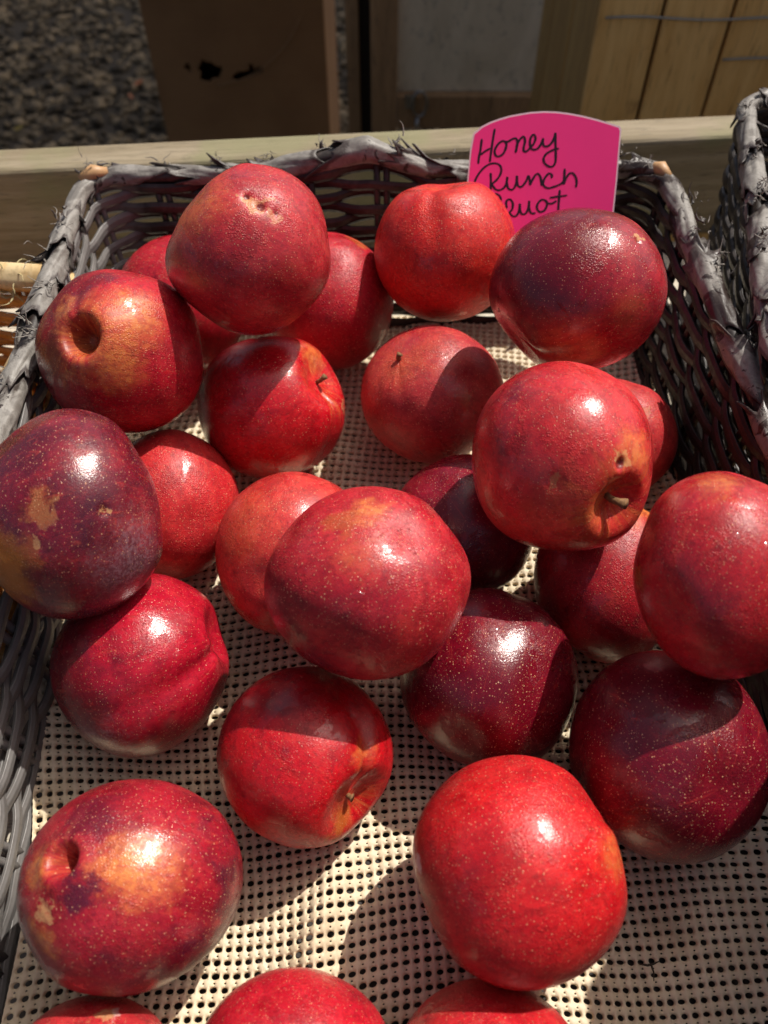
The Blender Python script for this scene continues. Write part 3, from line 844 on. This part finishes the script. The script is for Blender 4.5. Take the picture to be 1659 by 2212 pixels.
def mat_water():
    n = NT('water'); nd = n.nd
    lw = nd.new('ShaderNodeLayerWeight'); lw.inputs['Blend'].default_value = .5
    frs = n.math('ADD', n.math('MULTIPLY', n.math('POWER', lw.outputs['Facing'], 4.0), .45), .045)
    gl = nd.new('ShaderNodeBsdfGlossy'); gl.inputs['Roughness'].default_value = .06
    tr = nd.new('ShaderNodeBsdfTransparent'); tr.inputs['Color'].default_value = (.99, .95, .95, 1)
    mx = nd.new('ShaderNodeMixShader')
    n.link(frs, mx.inputs[0]); n.link(tr.outputs[0], mx.inputs[1]); n.link(gl.outputs[0], mx.inputs[2])
    n.link(mx.outputs[0], nd['Material Output'].inputs['Surface']); nd.remove(n.bsdf)
    return n.mat
M_water = mat_water()
def wet(i, f, parent, D, Wv, Fm):
    '''standing drops and fine beads of water lying on the skin'''
    rg = np.random.default_rng(900 + i)
    def surf(c, du, dv):
        a = unit(np.cross((.1, .9, .2), c)); b = np.cross(c, a)
        q = c[None] + du[:, None] * a + dv[:, None] * b; q /= np.linalg.norm(q, axis=1)[:, None]
        near = np.argsort(-(D @ c))[:900]
        P = np.zeros((len(q), 3))
        for k in range(len(q)):
            dd = np.linalg.norm(D[near] - q[k], axis=1); w = np.exp(-(dd / .022) ** 2); P[k] = (Wv[near] * w[:, None]).sum(0) / w.sum()
        return P, q @ Fm.T
    for (x, y, r, asp) in f.get('drops', []):
        na, nr = 20, 6; A = np.arange(na) * 2*np.pi / na
        rad = r * (1 + .22*np.sin(2*A + rg.uniform(0, 6)) + .16*np.sin(3*A + rg.uniform(0, 6)) + .08*np.sin(5*A + rg.uniform(0, 6)))
        du = [0.]; dv = [0.]; h = [1.]
        for j in range(1, nr + 1):
            t = j / nr
            du += list(rad * t * np.cos(A)); dv += list(rad * t * np.sin(A) * asp); h += [max(0, (1 - t*t)) ** .45] * na
        P, N = surf(face_dir(x, y), np.array(du), np.array(dv))
        h = np.array(h); P = P + N * (h * .00062 - .00006)[:, None]
        F = [(0, 1 + k, 1 + (k+1) % na) for k in range(na)]
        for j in range(nr - 1):
            F += [(1+j*na+k, 1+(j+1)*na+k, 1+(j+1)*na+(k+1) % na, 1+j*na+(k+1) % na) for k in range(na)]
        MB().add(P, F).build('water_drop', M_water, parent)
    if 'beads' in f:
        m = MB()
        for (x, y, spread, num) in f['beads']:
            c = face_dir(x, y); U = rg.normal(0, spread, num); V = rg.normal(0, spread, num)
            P, N = surf(c, U, V)
            for p, nn in zip(P, N):
                r = rg.uniform(.00018, .00048); m.add(IV2 * r + p + nn * r * .25, IF2)
        o = m.build('dew_beads', M_water, parent); o['kind'] = 'stuff'
def subdiv(V, F):
    V = [tuple(v) for v in V]; mid = {}; out = []
    def g(a, b):
        k = (min(a, b), max(a, b))
        if k not in mid:
            p = (np.array(V[a]) + V[b]) / 2; V.append(tuple(p / np.linalg.norm(p))); mid[k] = len(V) - 1
        return mid[k]
    for a, b, c in F:
        x, y, z = g(a, b), g(b, c), g(c, a); out += [(a, x, z), (b, y, x), (c, z, y), (x, y, z)]
    return np.array(V), out
IV2, IF2 = subdiv(IV, IF)

NLAT, NLON = 110, 150
def make_fruit(i, f):
    X = np.array(f['p'], float); Rr = f['r']
    w = unit(np.array([0, 0, CAMH]) - X); rx = unit(np.array([1, 0, 0]) - w * w[0]); uy = np.cross(w, rx)
    Fm = np.stack([rx, uy, w], 1)
    st = unit(f.get('stem', (.1, .2, -.97)))
    # fruit frame: z along the stem
    g0 = unit(np.cross(st, f.get('groove', (.3, .9, .2)))); g1 = np.cross(g0, st)    # g1: side on which the groove runs
    S = np.stack([g1, -np.cross(st, g1) * -1, st], 1)
    th = np.linspace(0, np.pi, NLAT); ph = np.linspace(0, 2*np.pi, NLON, endpoint=False)
    # denser rings by the stem hollow
    th = th - .32 * np.sin(2 * th) / 2
    T, Pp = np.meshgrid(th[1:-1], ph, indexing='ij')
    T = np.r_[T.ravel(), 0, np.pi]; Pp = np.r_[Pp.ravel(), 0, 0]
    d = np.stack([np.sin(T)*np.cos(Pp), np.sin(T)*np.sin(Pp), np.cos(T)], 1)
    r = np.ones(len(d))
    rg = np.random.default_rng(100 + i)
    for k in range(7):                       # broad unevenness
        v = unit(rg.normal(size=3)); r += rg.normal() * .006 * np.cos(rg.uniform(1.2, 3.0) * np.arccos(np.clip(d @ v, -1, 1)) * 2 + rg.uniform(0, 6))
    for k in range(16):
        v = unit(rg.normal(size=3)); r += rg.normal() * .0025 * np.exp(-((1 - d @ v) / .03))
    dep, wid = f.get('cav', (.20, .30))
    phn = (Pp + np.pi) % (2*np.pi) - np.pi
    gr = f.get('gdepth', .035)
    gprof = np.exp(-(phn / (.16 + .05*np.sin(T)))**2) - .35*np.exp(-(phn / .5)**2)
    r -= gr * gprof * np.clip(np.sin(T), 0, 1) ** .6 * np.exp(-(T / 1.5) ** 2) * 1.35
    L = d * r[:, None]
    rho = np.sin(T)
    top = T < np.pi / 2
    L[:, 2] -= np.where(top, dep * np.exp(-(rho / (wid * 1.1)) ** 3), 0)
    L[:, 2] += np.where(top, .03 * np.exp(-((rho - wid*1.9) / (wid*.9)) ** 2), 0)
    sh = np.exp(-((rho - .0) / (wid*.8)) ** 2) * np.exp(-(phn / .5) ** 2) * top
    L[:, 0] -= 0
    L[:, 2] += np.where(~top, .05 * np.exp(-(rho / .22) ** 2), 0)      # faint blossom-end dimple
    V = L @ S.T                                  # view frame
    D = d @ S.T
    for mk in f.get('marks', []):                # real pits where the skin is broken
        if mk[0] == 'pit':
            c_ = face_dir(mk[1], mk[2]); dd = np.linalg.norm(D - c_, axis=1)
            V -= c_[None] * (.055 * np.exp(-(dd / (mk[3] * .8)) ** 2))[:, None]
        if mk[0] in ('scab', 'ring'):
            c_ = face_dir(mk[1], mk[2]); dd = np.linalg.norm(D - c_, axis=1)
            V -= c_[None] * (.014 * np.exp(-(dd / mk[3]) ** 2) * (1 + .5*np.sin(D[:, 0]*60)*np.sin(D[:, 1]*55)))[:, None]
    # overall proportions
    a, b = f['ab']
    V[:, 0] *= a; V[:, 1] *= b
    if 'out' in f:
        an = np.arctan2(V[:, 1], V[:, 0]); k = periodic(f['out'], an)
        wt = np.clip(1 - D[:, 2] ** 2, 0, 1) ** .8
        k = 1 + (k - 1) * wt
        V[:, 0] *= k; V[:, 1] *= k
    if 'tilt' in f:
        t_ = R(f['tilt']); c_, s_ = math.cos(t_), math.sin(t_)
        V[:, :2] = V[:, :2] @ np.array([[c_, s_], [-s_, c_]])
    Wv = (V * Rr) @ Fm.T
    n_ = NLAT - 2; Fc = []
    for j in range(n_ - 1):
        for k in range(NLON):
            l = (k + 1) % NLON; Fc.append((j*NLON+k, (j+1)*NLON+k, (j+1)*NLON+l, j*NLON+l))
    a0, a1 = n_ * NLON, n_ * NLON + 1
    for k in range(NLON):
        l = (k + 1) % NLON; Fc.append((a0, k, l)); Fc.append((a1, (n_-1)*NLON+l, (n_-1)*NLON+k))
    m = MB(); m.v = [Wv]; m.f = Fc
    mat = fruit_material(i, st, f.get('red', RED), f.get('dark', DARK), f.get('damt', .3), f.get('dbias', (0, 0, 0)),
                         f.get('yel', .8), f.get('yr', .78), f.get('mott', .5), f.get('frk', .8), f.get('film', .55), f.get('marks', []), 300 + i)
    o = m.build('pluot', mat)
    at = o.data.attributes.new('skin', 'FLOAT_VECTOR', 'POINT'); at.data.foreach_set('vector', D.ravel())
    o.location = X
    tag(o, f['label'], 'pluot', 'pluots in the basket')
    if 'beads' in f or 'drops' in f:
        wet(i, f, o, D, Wv, Fm)
    if 'stalk' in f:
        ln, bend = f['stalk']
        p0 = (st * (1 - dep - .01)); pts = [p0, p0 + st*ln*.4, p0 + st*ln*.75 + np.array(bend)*.4*ln, p0 + st*ln + np.array(bend)*ln]
        pts = np.array(pts); pts[:, 0] *= a; pts[:, 1] *= b
        pts = (pts * Rr) @ Fm.T
        mm = MB(); mm.tube(pts, np.array([.0010, .0010, .0011, .0016]) * f.get('stalk_w', 1), 9)
        sk = mm.build('stem', M_stem, o)
        
        sk.data.vertices.foreach_set('co', mm.v[0].ravel())
    return o
M_stem = mat_simple('dry_stem', (.26,.13,.05), .8, ns=700, amt=.9, bump=.6)

F_ = []
def fruit(**k): F_.append(k)
fruit(n='A', c=(540,543,182,182), p=(-0.0570,0.2945,0.1113), r=.0344, stem=(-.78,.60,.18), groove=(.6,.7,.5), cav=(.10,.5), red=(0.423,0.0166,0.0284), damt=0.22, yel=.45, yr=.72, mott=.6, frk=.8, film=0.465,
  out={0:.985,35:1.02,65:1.03,88:1.0,112:.955,135:.935,158:.97,180:.985,215:1.0,270:1.02,315:1.0},
  marks=[('ring',.04,.56,.09,.6),('ring',.14,.49,.13,.5),('pit',.02,.585,.040,1),('pit',.17,.47,.055,1),('ring',.31,.36,.07,.4),('pit',.335,.40,.028,.9),('blush',-.55,.5,.5,.4)],
  label='pinkish red pluot with a cracked scar and red pits near its top, at back left')
fruit(n='B', c=(395,660,140,150), p=(-0.1074,0.3479,0.0469), r=.0345, stem=(-.5,-.5,-.6), damt=0.30, yel=0, film=0.565,
  label='mostly hidden red pluot wedged in the far left corner of the basket')
fruit(n='C', c=(267,763,180,178), p=(-0.1130,0.2668,0.0792), r=.0345, stem=(-.46,.19,.87), groove=(-.4,.9,.2), cav=(.36,.165), gdepth=.03, damt=0.34, dbias=(-.9,.3,-.3), yel=.7, yr=.80, mott=.5, frk=.75, film=0.525,
  out={0:.99,45:1.01,80:1.0,110:1.01,140:.985,180:1.0,225:1.02,270:1.0,315:1.0},
  marks=[('blush',.10,.40,.50,.85),('blush',-.10,-.16,.42,.8),('blush',-.62,.55,.22,.7),('dark',-.25,.85,.3,.8),('dark',-.8,0,.30,.7)],
  label='pluot with a deep open stem hollow ringed by orange flames, beside the left rim')
fruit(n='D', c=(710,655,140,148), p=(-0.0294,0.3477,0.0485), r=.0347, stem=(.1,-.5,-.8), damt=0.30, yel=0, film=0.565, marks=[('ochre',.45,.85,.2,.5)],
  label='red pluot at the back, peeping out to the right of the scarred one')
fruit(n='E', beads=[(.25,.25,.05,16),(.38,.02,.09,22),(.42,.55,.08,12)], c=(587,880,160,157), p=(-0.0542,0.2767,0.0388), r=.0347, stem=(.72,.40,.56), groove=(.5,-.9,.2), cav=(.16,.30), gdepth=.06, red=(0.506,0.0066,0.0152), damt=0.22, yel=.75, yr=.93, mott=.3, film=0.455,
  out={0:.99,30:.97,60:1.0,100:.98,140:1.0,180:1.0,230:1.02,270:1.0,320:1.02}, stalk=(.11,(.25,.35,.1)), marks=[('blush',.55,.72,.3,.8),('scab',.97,-.02,.12,.8)],
  label='bright red pluot with a short stem stub at its right, below the scarred one')
fruit(n='F', beads=[(.55,.45,.10,25)], c=(962,545,153,155), p=(0.0305,0.3447,0.0804), r=.0344, stem=(-.12,.97,.18), groove=(-.2,.4,.9), cav=(.14,.34), gdepth=.05, red=(0.570,0.0150,0.0142), damt=0.18, yel=.5, yr=.93, mott=.6, film=0.565,
  out={90:.985,110:1.03,60:1.02,0:1.0,180:1.0,270:1.0},
  label='bright red pluot with a pale crease at its top, overlapping the card edge')
fruit(n='G', beads=[(.28,.62,.12,60)], c=(1245,627,190,180), p=(0.0805,0.2776,0.1036), r=.0344, stem=(-.72,-.62,.30), groove=(.2,-.6,.7), cav=(.12,.35), red=(0.312,0.0066,0.0183), damt=0.40, dbias=(-.6,.4,.1), yel=.5, yr=.95, mott=.45, frk=.7, film=0.465,
  out={0:1.01,45:.99,75:.97,100:.985,135:1.0,180:1.0,225:1.0,270:1.0,315:1.01}, marks=[('ring',.64,.55,.07,.8),('pit',.63,.55,.035,1),('dark',-.25,.35,.6,.7),('blush',-.1,-.62,.5,.35)],
  label='big dark crimson pluot with one small round pit, leaning before the pink card')
fruit(n='H', c=(935,855,156,148), p=(0.0242,0.2891,0.0352), r=.0345, stem=(-.47,.53,.70), groove=(.2,-.9,.2), cav=(.05,.35), gdepth=.02, red=(0.423,0.0250,0.0344), damt=0.26, yel=.15, yr=.75, mott=.8, film=0.565,
  out={90:1.02,45:.97,0:.99,135:.98,180:1.0,225:.99,270:1.0,315:.97}, stalk=(.07,(.7,.55,0)), marks=[('blush',-.40,.45,.4,.15)],
  label='mottled pale red pluot with a tiny stem stub, half in a sharp vertical shadow')
fruit(n='I', beads=[(.35,.45,.10,35)], c=(1208,987,200,205), p=(0.0658,0.2010,0.0826), r=.0345, stem=(.60,-.47,.65), groove=(.3,.95,.3), cav=(.19,.22), gdepth=.03, red=(0.506,0.0166,0.0263), damt=0.26, dbias=(-.5,.3,0), yel=.8, yr=.80, mott=.6, frk=.7, film=0.485,
  out={0:1.0,40:1.0,90:1.0,130:1.0,180:1.0,230:1.01,270:1.01,310:1.03,335:1.01}, stalk=(.19,(.40,.05,.05)), stalk_w=1.25,
  marks=[('ring',.60,-.03,.10,.8),('pit',.575,-.045,.065,1),('blush',.75,.10,.28,.7),('scab',-.05,-.25,.10,.6),('blush',.1,-.6,.7,.25),('ring',.52,-.24,.08,.6)],
  label='glossy pluot with a stem sticking out of its yellowish hollow, right of centre')
fruit(n='J', c=(1325,950,135,130), p=(0.1126,0.2694,0.0241), r=.0293, stem=(.2,.5,-.8), red=(0.441,0.0199,0.0284), damt=0.24, yel=0, mott=.9, film=0.615, marks=[('scab',.42,.40,.12,.4)],
  label='small speckled pluot by the right basket wall, half behind the one with the stem')
fruit(n='K', c=(163,1112,192,213), p=(-0.1130,0.1799,0.0741), r=.0345, stem=(-.95,-.1,.1), red=(0.203,0.0083,0.0222), dark=(.07,.008,.018), damt=0.55, yel=.3, yr=.8, mott=.35, frk=.75, film=0.435,
  out={0:.97,45:.93,75:1.0,100:1.03,135:1.0,180:1.0,225:1.0,270:1.01,300:1.03,330:1.04}, marks=[('ochre',-.72,-.50,.50,.95),('ochre',-.45,-.35,.2,.4),('scab',-.33,.02,.18,.28),('ochre',-.36,.05,.22,.35),('pit',.28,.03,.035,1),('ring',.28,.03,.06,.6),('scab',-.35,-.27,.08,.8),('scab',-.85,-.45,.3,.4),('bloom',.55,-.45,.5,.5)],
  label='dusky purple pluot with brown scabs, cut by the left edge of the picture')
fruit(n='L', beads=[(.10,.25,.12,40)], c=(375,1090,148,160), p=(-0.0969,0.2298,0.0214), r=.0321, stem=(-.3,.2,-.9), red=(0.478,0.0133,0.0202), damt=0.22, yel=0, mott=.75, film=0.585,
  label='bright orange red pluot tucked behind the dusky scabbed one at left')
fruit(n='M', c=(635,1195,170,177), p=(-0.0389,0.1996,0.0244), r=.0344, stem=(.4,.3,-.8), red=(0.506,0.0250,0.0284), damt=0.16, yel=0, mott=.9, film=0.505, marks=[('blush',-.6,.35,.6,.18)],
  label='light orange red pluot showing its left side from behind the central one')
fruit(n='N', drops=[(.12,.34,.11,1.5),(-.10,-.12,.085,.45)], beads=[(.38,.42,.13,110),(-.5,.3,.12,25)], c=(797,1257,223,205), p=(-0.0053,0.1548,0.0673), r=.0345, stem=(-.35,-.5,-.78), red=(0.404,0.0100,0.0222), damt=.22, dbias=(-.4,-.6,0), yel=0, mott=.5, frk=1.0, film=0.515,
  out={0:1.0,35:.955,60:1.0,90:1.0,120:1.0,150:.985,180:1.0,210:.985,240:.985,270:1.0,300:1.0,330:.99}, marks=[('blush',.0,.70,.24,.7),('ochre',-.25,.6,.22,.35),('blush',-.1,.25,.3,.25)],
  label='big speckled central pluot with a pale blossom spot at its top')
fruit(n='O', c=(1000,1135,155,155), p=(0.0357,0.2183,0.0205), r=.0322, stem=(.3,-.5,-.8), red=(0.276,0.0050,0.0222), damt=0.60, yel=0, mott=.2, film=0.485,
  label='dark wine red pluot in shadow between the central one and the one with the stem')
fruit(n='P', c=(1310,1250,160,180), p=(0.0957,0.1903,0.0186), r=.0329, stem=(.5,.9,-.1), red=(0.368,0.0083,0.0183), damt=0.36, yel=.7, yr=.55, film=0.525, marks=[('blush',.55,.75,.35,.8)],
  label='shaded red pluot with a pale orange upper edge, below the one with the stem')
fruit(n='Q', drops=[(.16,.31,.055,1.2),(.45,.10,.10,1.6)], beads=[(.5,.45,.14,30)], c=(1555,1240,202,225), p=(0.1180*.93,0.1567*.93,0.29-(0.29-0.0694)*.93), r=.0329*.93, stem=(.5,.3,-.8), red=(0.423,0.0100,0.0202), damt=0.30, yel=0, mott=.45, film=0.455,
  out={0:1.0,90:1.0,120:1.0,150:.97,180:.99,210:.97,240:.98,270:1.0}, marks=[('blush',.0,.85,.32,.6),('ochre',-.9,-.0,.2,.5)],
  label='large red pluot with a pale sheen, cut by the right edge of the picture')
fruit(n='R', drops=[(.42,.09,.10,.9)], beads=[(.20,.52,.13,70),(.05,.38,.10,30)], marks=[('bloom',-.3,-.85,.5,.5)], c=(307,1432,190,200), p=(-0.0965,0.1507,0.0167), r=.0346, stem=(.80,.28,.30), groove=(-.2,-.5,.9), cav=(.14,.25), gdepth=.10, red=(0.386,0.0050,0.0202), damt=0.40, dbias=(-.7,-.5,0), yel=0, mott=.2, frk=.55, film=0.425,
  out={90:1.0,135:.985,180:1.0,270:1.01,0:1.0,20:.97,45:1.0,225:.99},
  label='wet crimson pluot with a cleft on its right, just below the dusky scabbed one')
fruit(n='S', drops=[(.05,.52,.09,1.0),(.08,.28,.10,.6)], beads=[(.15,.62,.13,120),(-.05,.45,.1,40)], c=(1055,1463,190,195), p=(0.0412,0.1448,0.0160), r=.0344, stem=(.2,.6,-.7), red=(0.239,0.0050,0.0183), damt=0.62, yel=0, mott=.2, frk=.95, film=0.455,
  out={90:.99,45:.99,135:.99,0:1.0,180:1.0,225:1.0,270:1.01},
  label='dark maroon wet pluot with a shadow edge across it, right below the central one')
fruit(n='T', drops=[(.45,.0,.05,1.3)], beads=[(.35,.05,.12,50)], c=(1440,1625,220,232), p=(0.1022,0.1118,0.0216), r=.0356, stem=(-.5,.3,-.8), red=(0.220,0.0050,0.0183), damt=0.60, yel=0, mott=.2, frk=.95, film=0.505,
  label='darkest maroon pluot, large, lying against the right basket wall at lower right')
fruit(n='U', c=(658,1628,190,197), p=(-0.0297,0.1155,0.0115), r=.0325, stem=(.62,-.56,.55), groove=(.1,.9,.35), cav=(.22,.33), gdepth=.11, red=(0.515,0.0050,0.0121), damt=0.36, dbias=(-.2,.6,0), yel=.55, yr=.94, mott=.45, frk=.5, film=0.515,
  out={90:1.0,135:.99,180:1.0,215:.97,240:.98,270:1.0,290:1.0,315:.97,0:1.0,45:.98}, stalk=(.06,(.2,.1,0)), marks=[('blush',.62,.0,.22,.55),('scab',-.02,-.92,.14,.35),('ochre',.45,-.8,.22,.6),('bloom',-.1,-.93,.3,.5)],
  label='deep red pluot with a folded groove at its lower right, below the central one')
fruit(n='V', c=(290,1900,243,236), p=(-0.0830,0.0704,0.0160), r=.0340, stem=(-.60,.16,.78), groove=(-.1,.95,.2), cav=(.28,.105), gdepth=.02, red=(0.331,0.0083,0.0222), dark=(.075,.008,.022), damt=0.46, dbias=(.3,-.4,-.3), yel=.3, yr=1.0, mott=.4, frk=.85, film=0.525,
  out={0:1.0,35:.985,60:.965,90:.985,120:.99,150:1.0,180:1.0,210:1.01,235:1.04,265:1.0,300:.985,325:1.0},
  marks=[('blush',.06,.10,.42,.9),('blush',-.14,.12,.28,.7),('blush',-.80,.08,.22,.8),('dark',-.45,.55,.4,.7),('dark',-.42,-.10,.24,.9),('blush',-.70,-.48,.22,.5),('scab',-.66,-.25,.13,.9),('blush',-.62,-.50,.15,.6)],
  label='big purple red pluot with a yellow patch beside its stem hollow, lower left')
fruit(n='W', beads=[(.36,.42,.10,55)], c=(1115,1872,232,255), p=(0.0429,0.0720,0.0251), r=.0343, stem=(.97,.15,-.1), groove=(-.1,.5,.9), cav=(.14,.35), gdepth=.03, red=(0.532,0.0083,0.0142), damt=0.24, dbias=(-.6,-.3,0), yel=.5, yr=.85, mott=.4, frk=.8, film=0.515,
  out={90:.99,60:.99,35:.93,15:1.0,0:1.0,340:1.01,300:1.0,270:1.0,240:.98,210:.95,180:.985,150:1.0,120:1.0}, marks=[('pale',-.93,.05,.12,.8),('blush',.85,.1,.3,.5)],
  label='big bright red pluot with a white scratch on its left flank, bottom right of centre')
fruit(n='X', c=(195,2330,190,192), p=(-0.0912,0.0184,-0.0056), r=.0239, stem=(.2,-.6,-.6), red=(0.478,0.0166,0.0263), damt=0.30, yel=0, film=0.565, marks=[('scab',.02,.73,.16,.9),('pale',.16,.73,.12,.6)],
  label='red pluot with a pale dry scar on top, cut off at the bottom left')
fruit(n='Y', c=(635,2292,212,212), p=(-0.0278,0.0225,-0.0004), r=.0271, stem=(.3,-.6,-.6), red=(0.459,0.0066,0.0202), damt=0.34, yel=0, mott=.3, film=0.525,
  label='middle one of the three pluots cut off by the bottom edge')
fruit(n='Z', c=(1058,2315,205,212), p=(0.0327,0.0200,-0.0029), r=.0266, stem=(-.3,-.6,-.6), red=(0.478,0.0100,0.0183), damt=0.30, yel=0, mott=.6, film=0.525,
  label='rightmost of the three pluots cut off by the bottom edge')
for i, f in enumerate(F_):
    cx, cy, a, b = f['c']
    u_, v_ = (cx - 829.5) / 1658, (1106 - cy) / 1658
    k = math.sqrt(1 + u_*u_ + v_*v_) ; rr_ = u_*u_ + v_*v_ + 1e-9
    a2 = a / (1 + (k - 1) * u_*u_ / rr_); b2 = b / (1 + (k - 1) * v_*v_ / rr_)
    g_ = math.sqrt(a2 * b2); f['ab'] = (a2 / g_, b2 / g_)
    make_fruit(i, f)
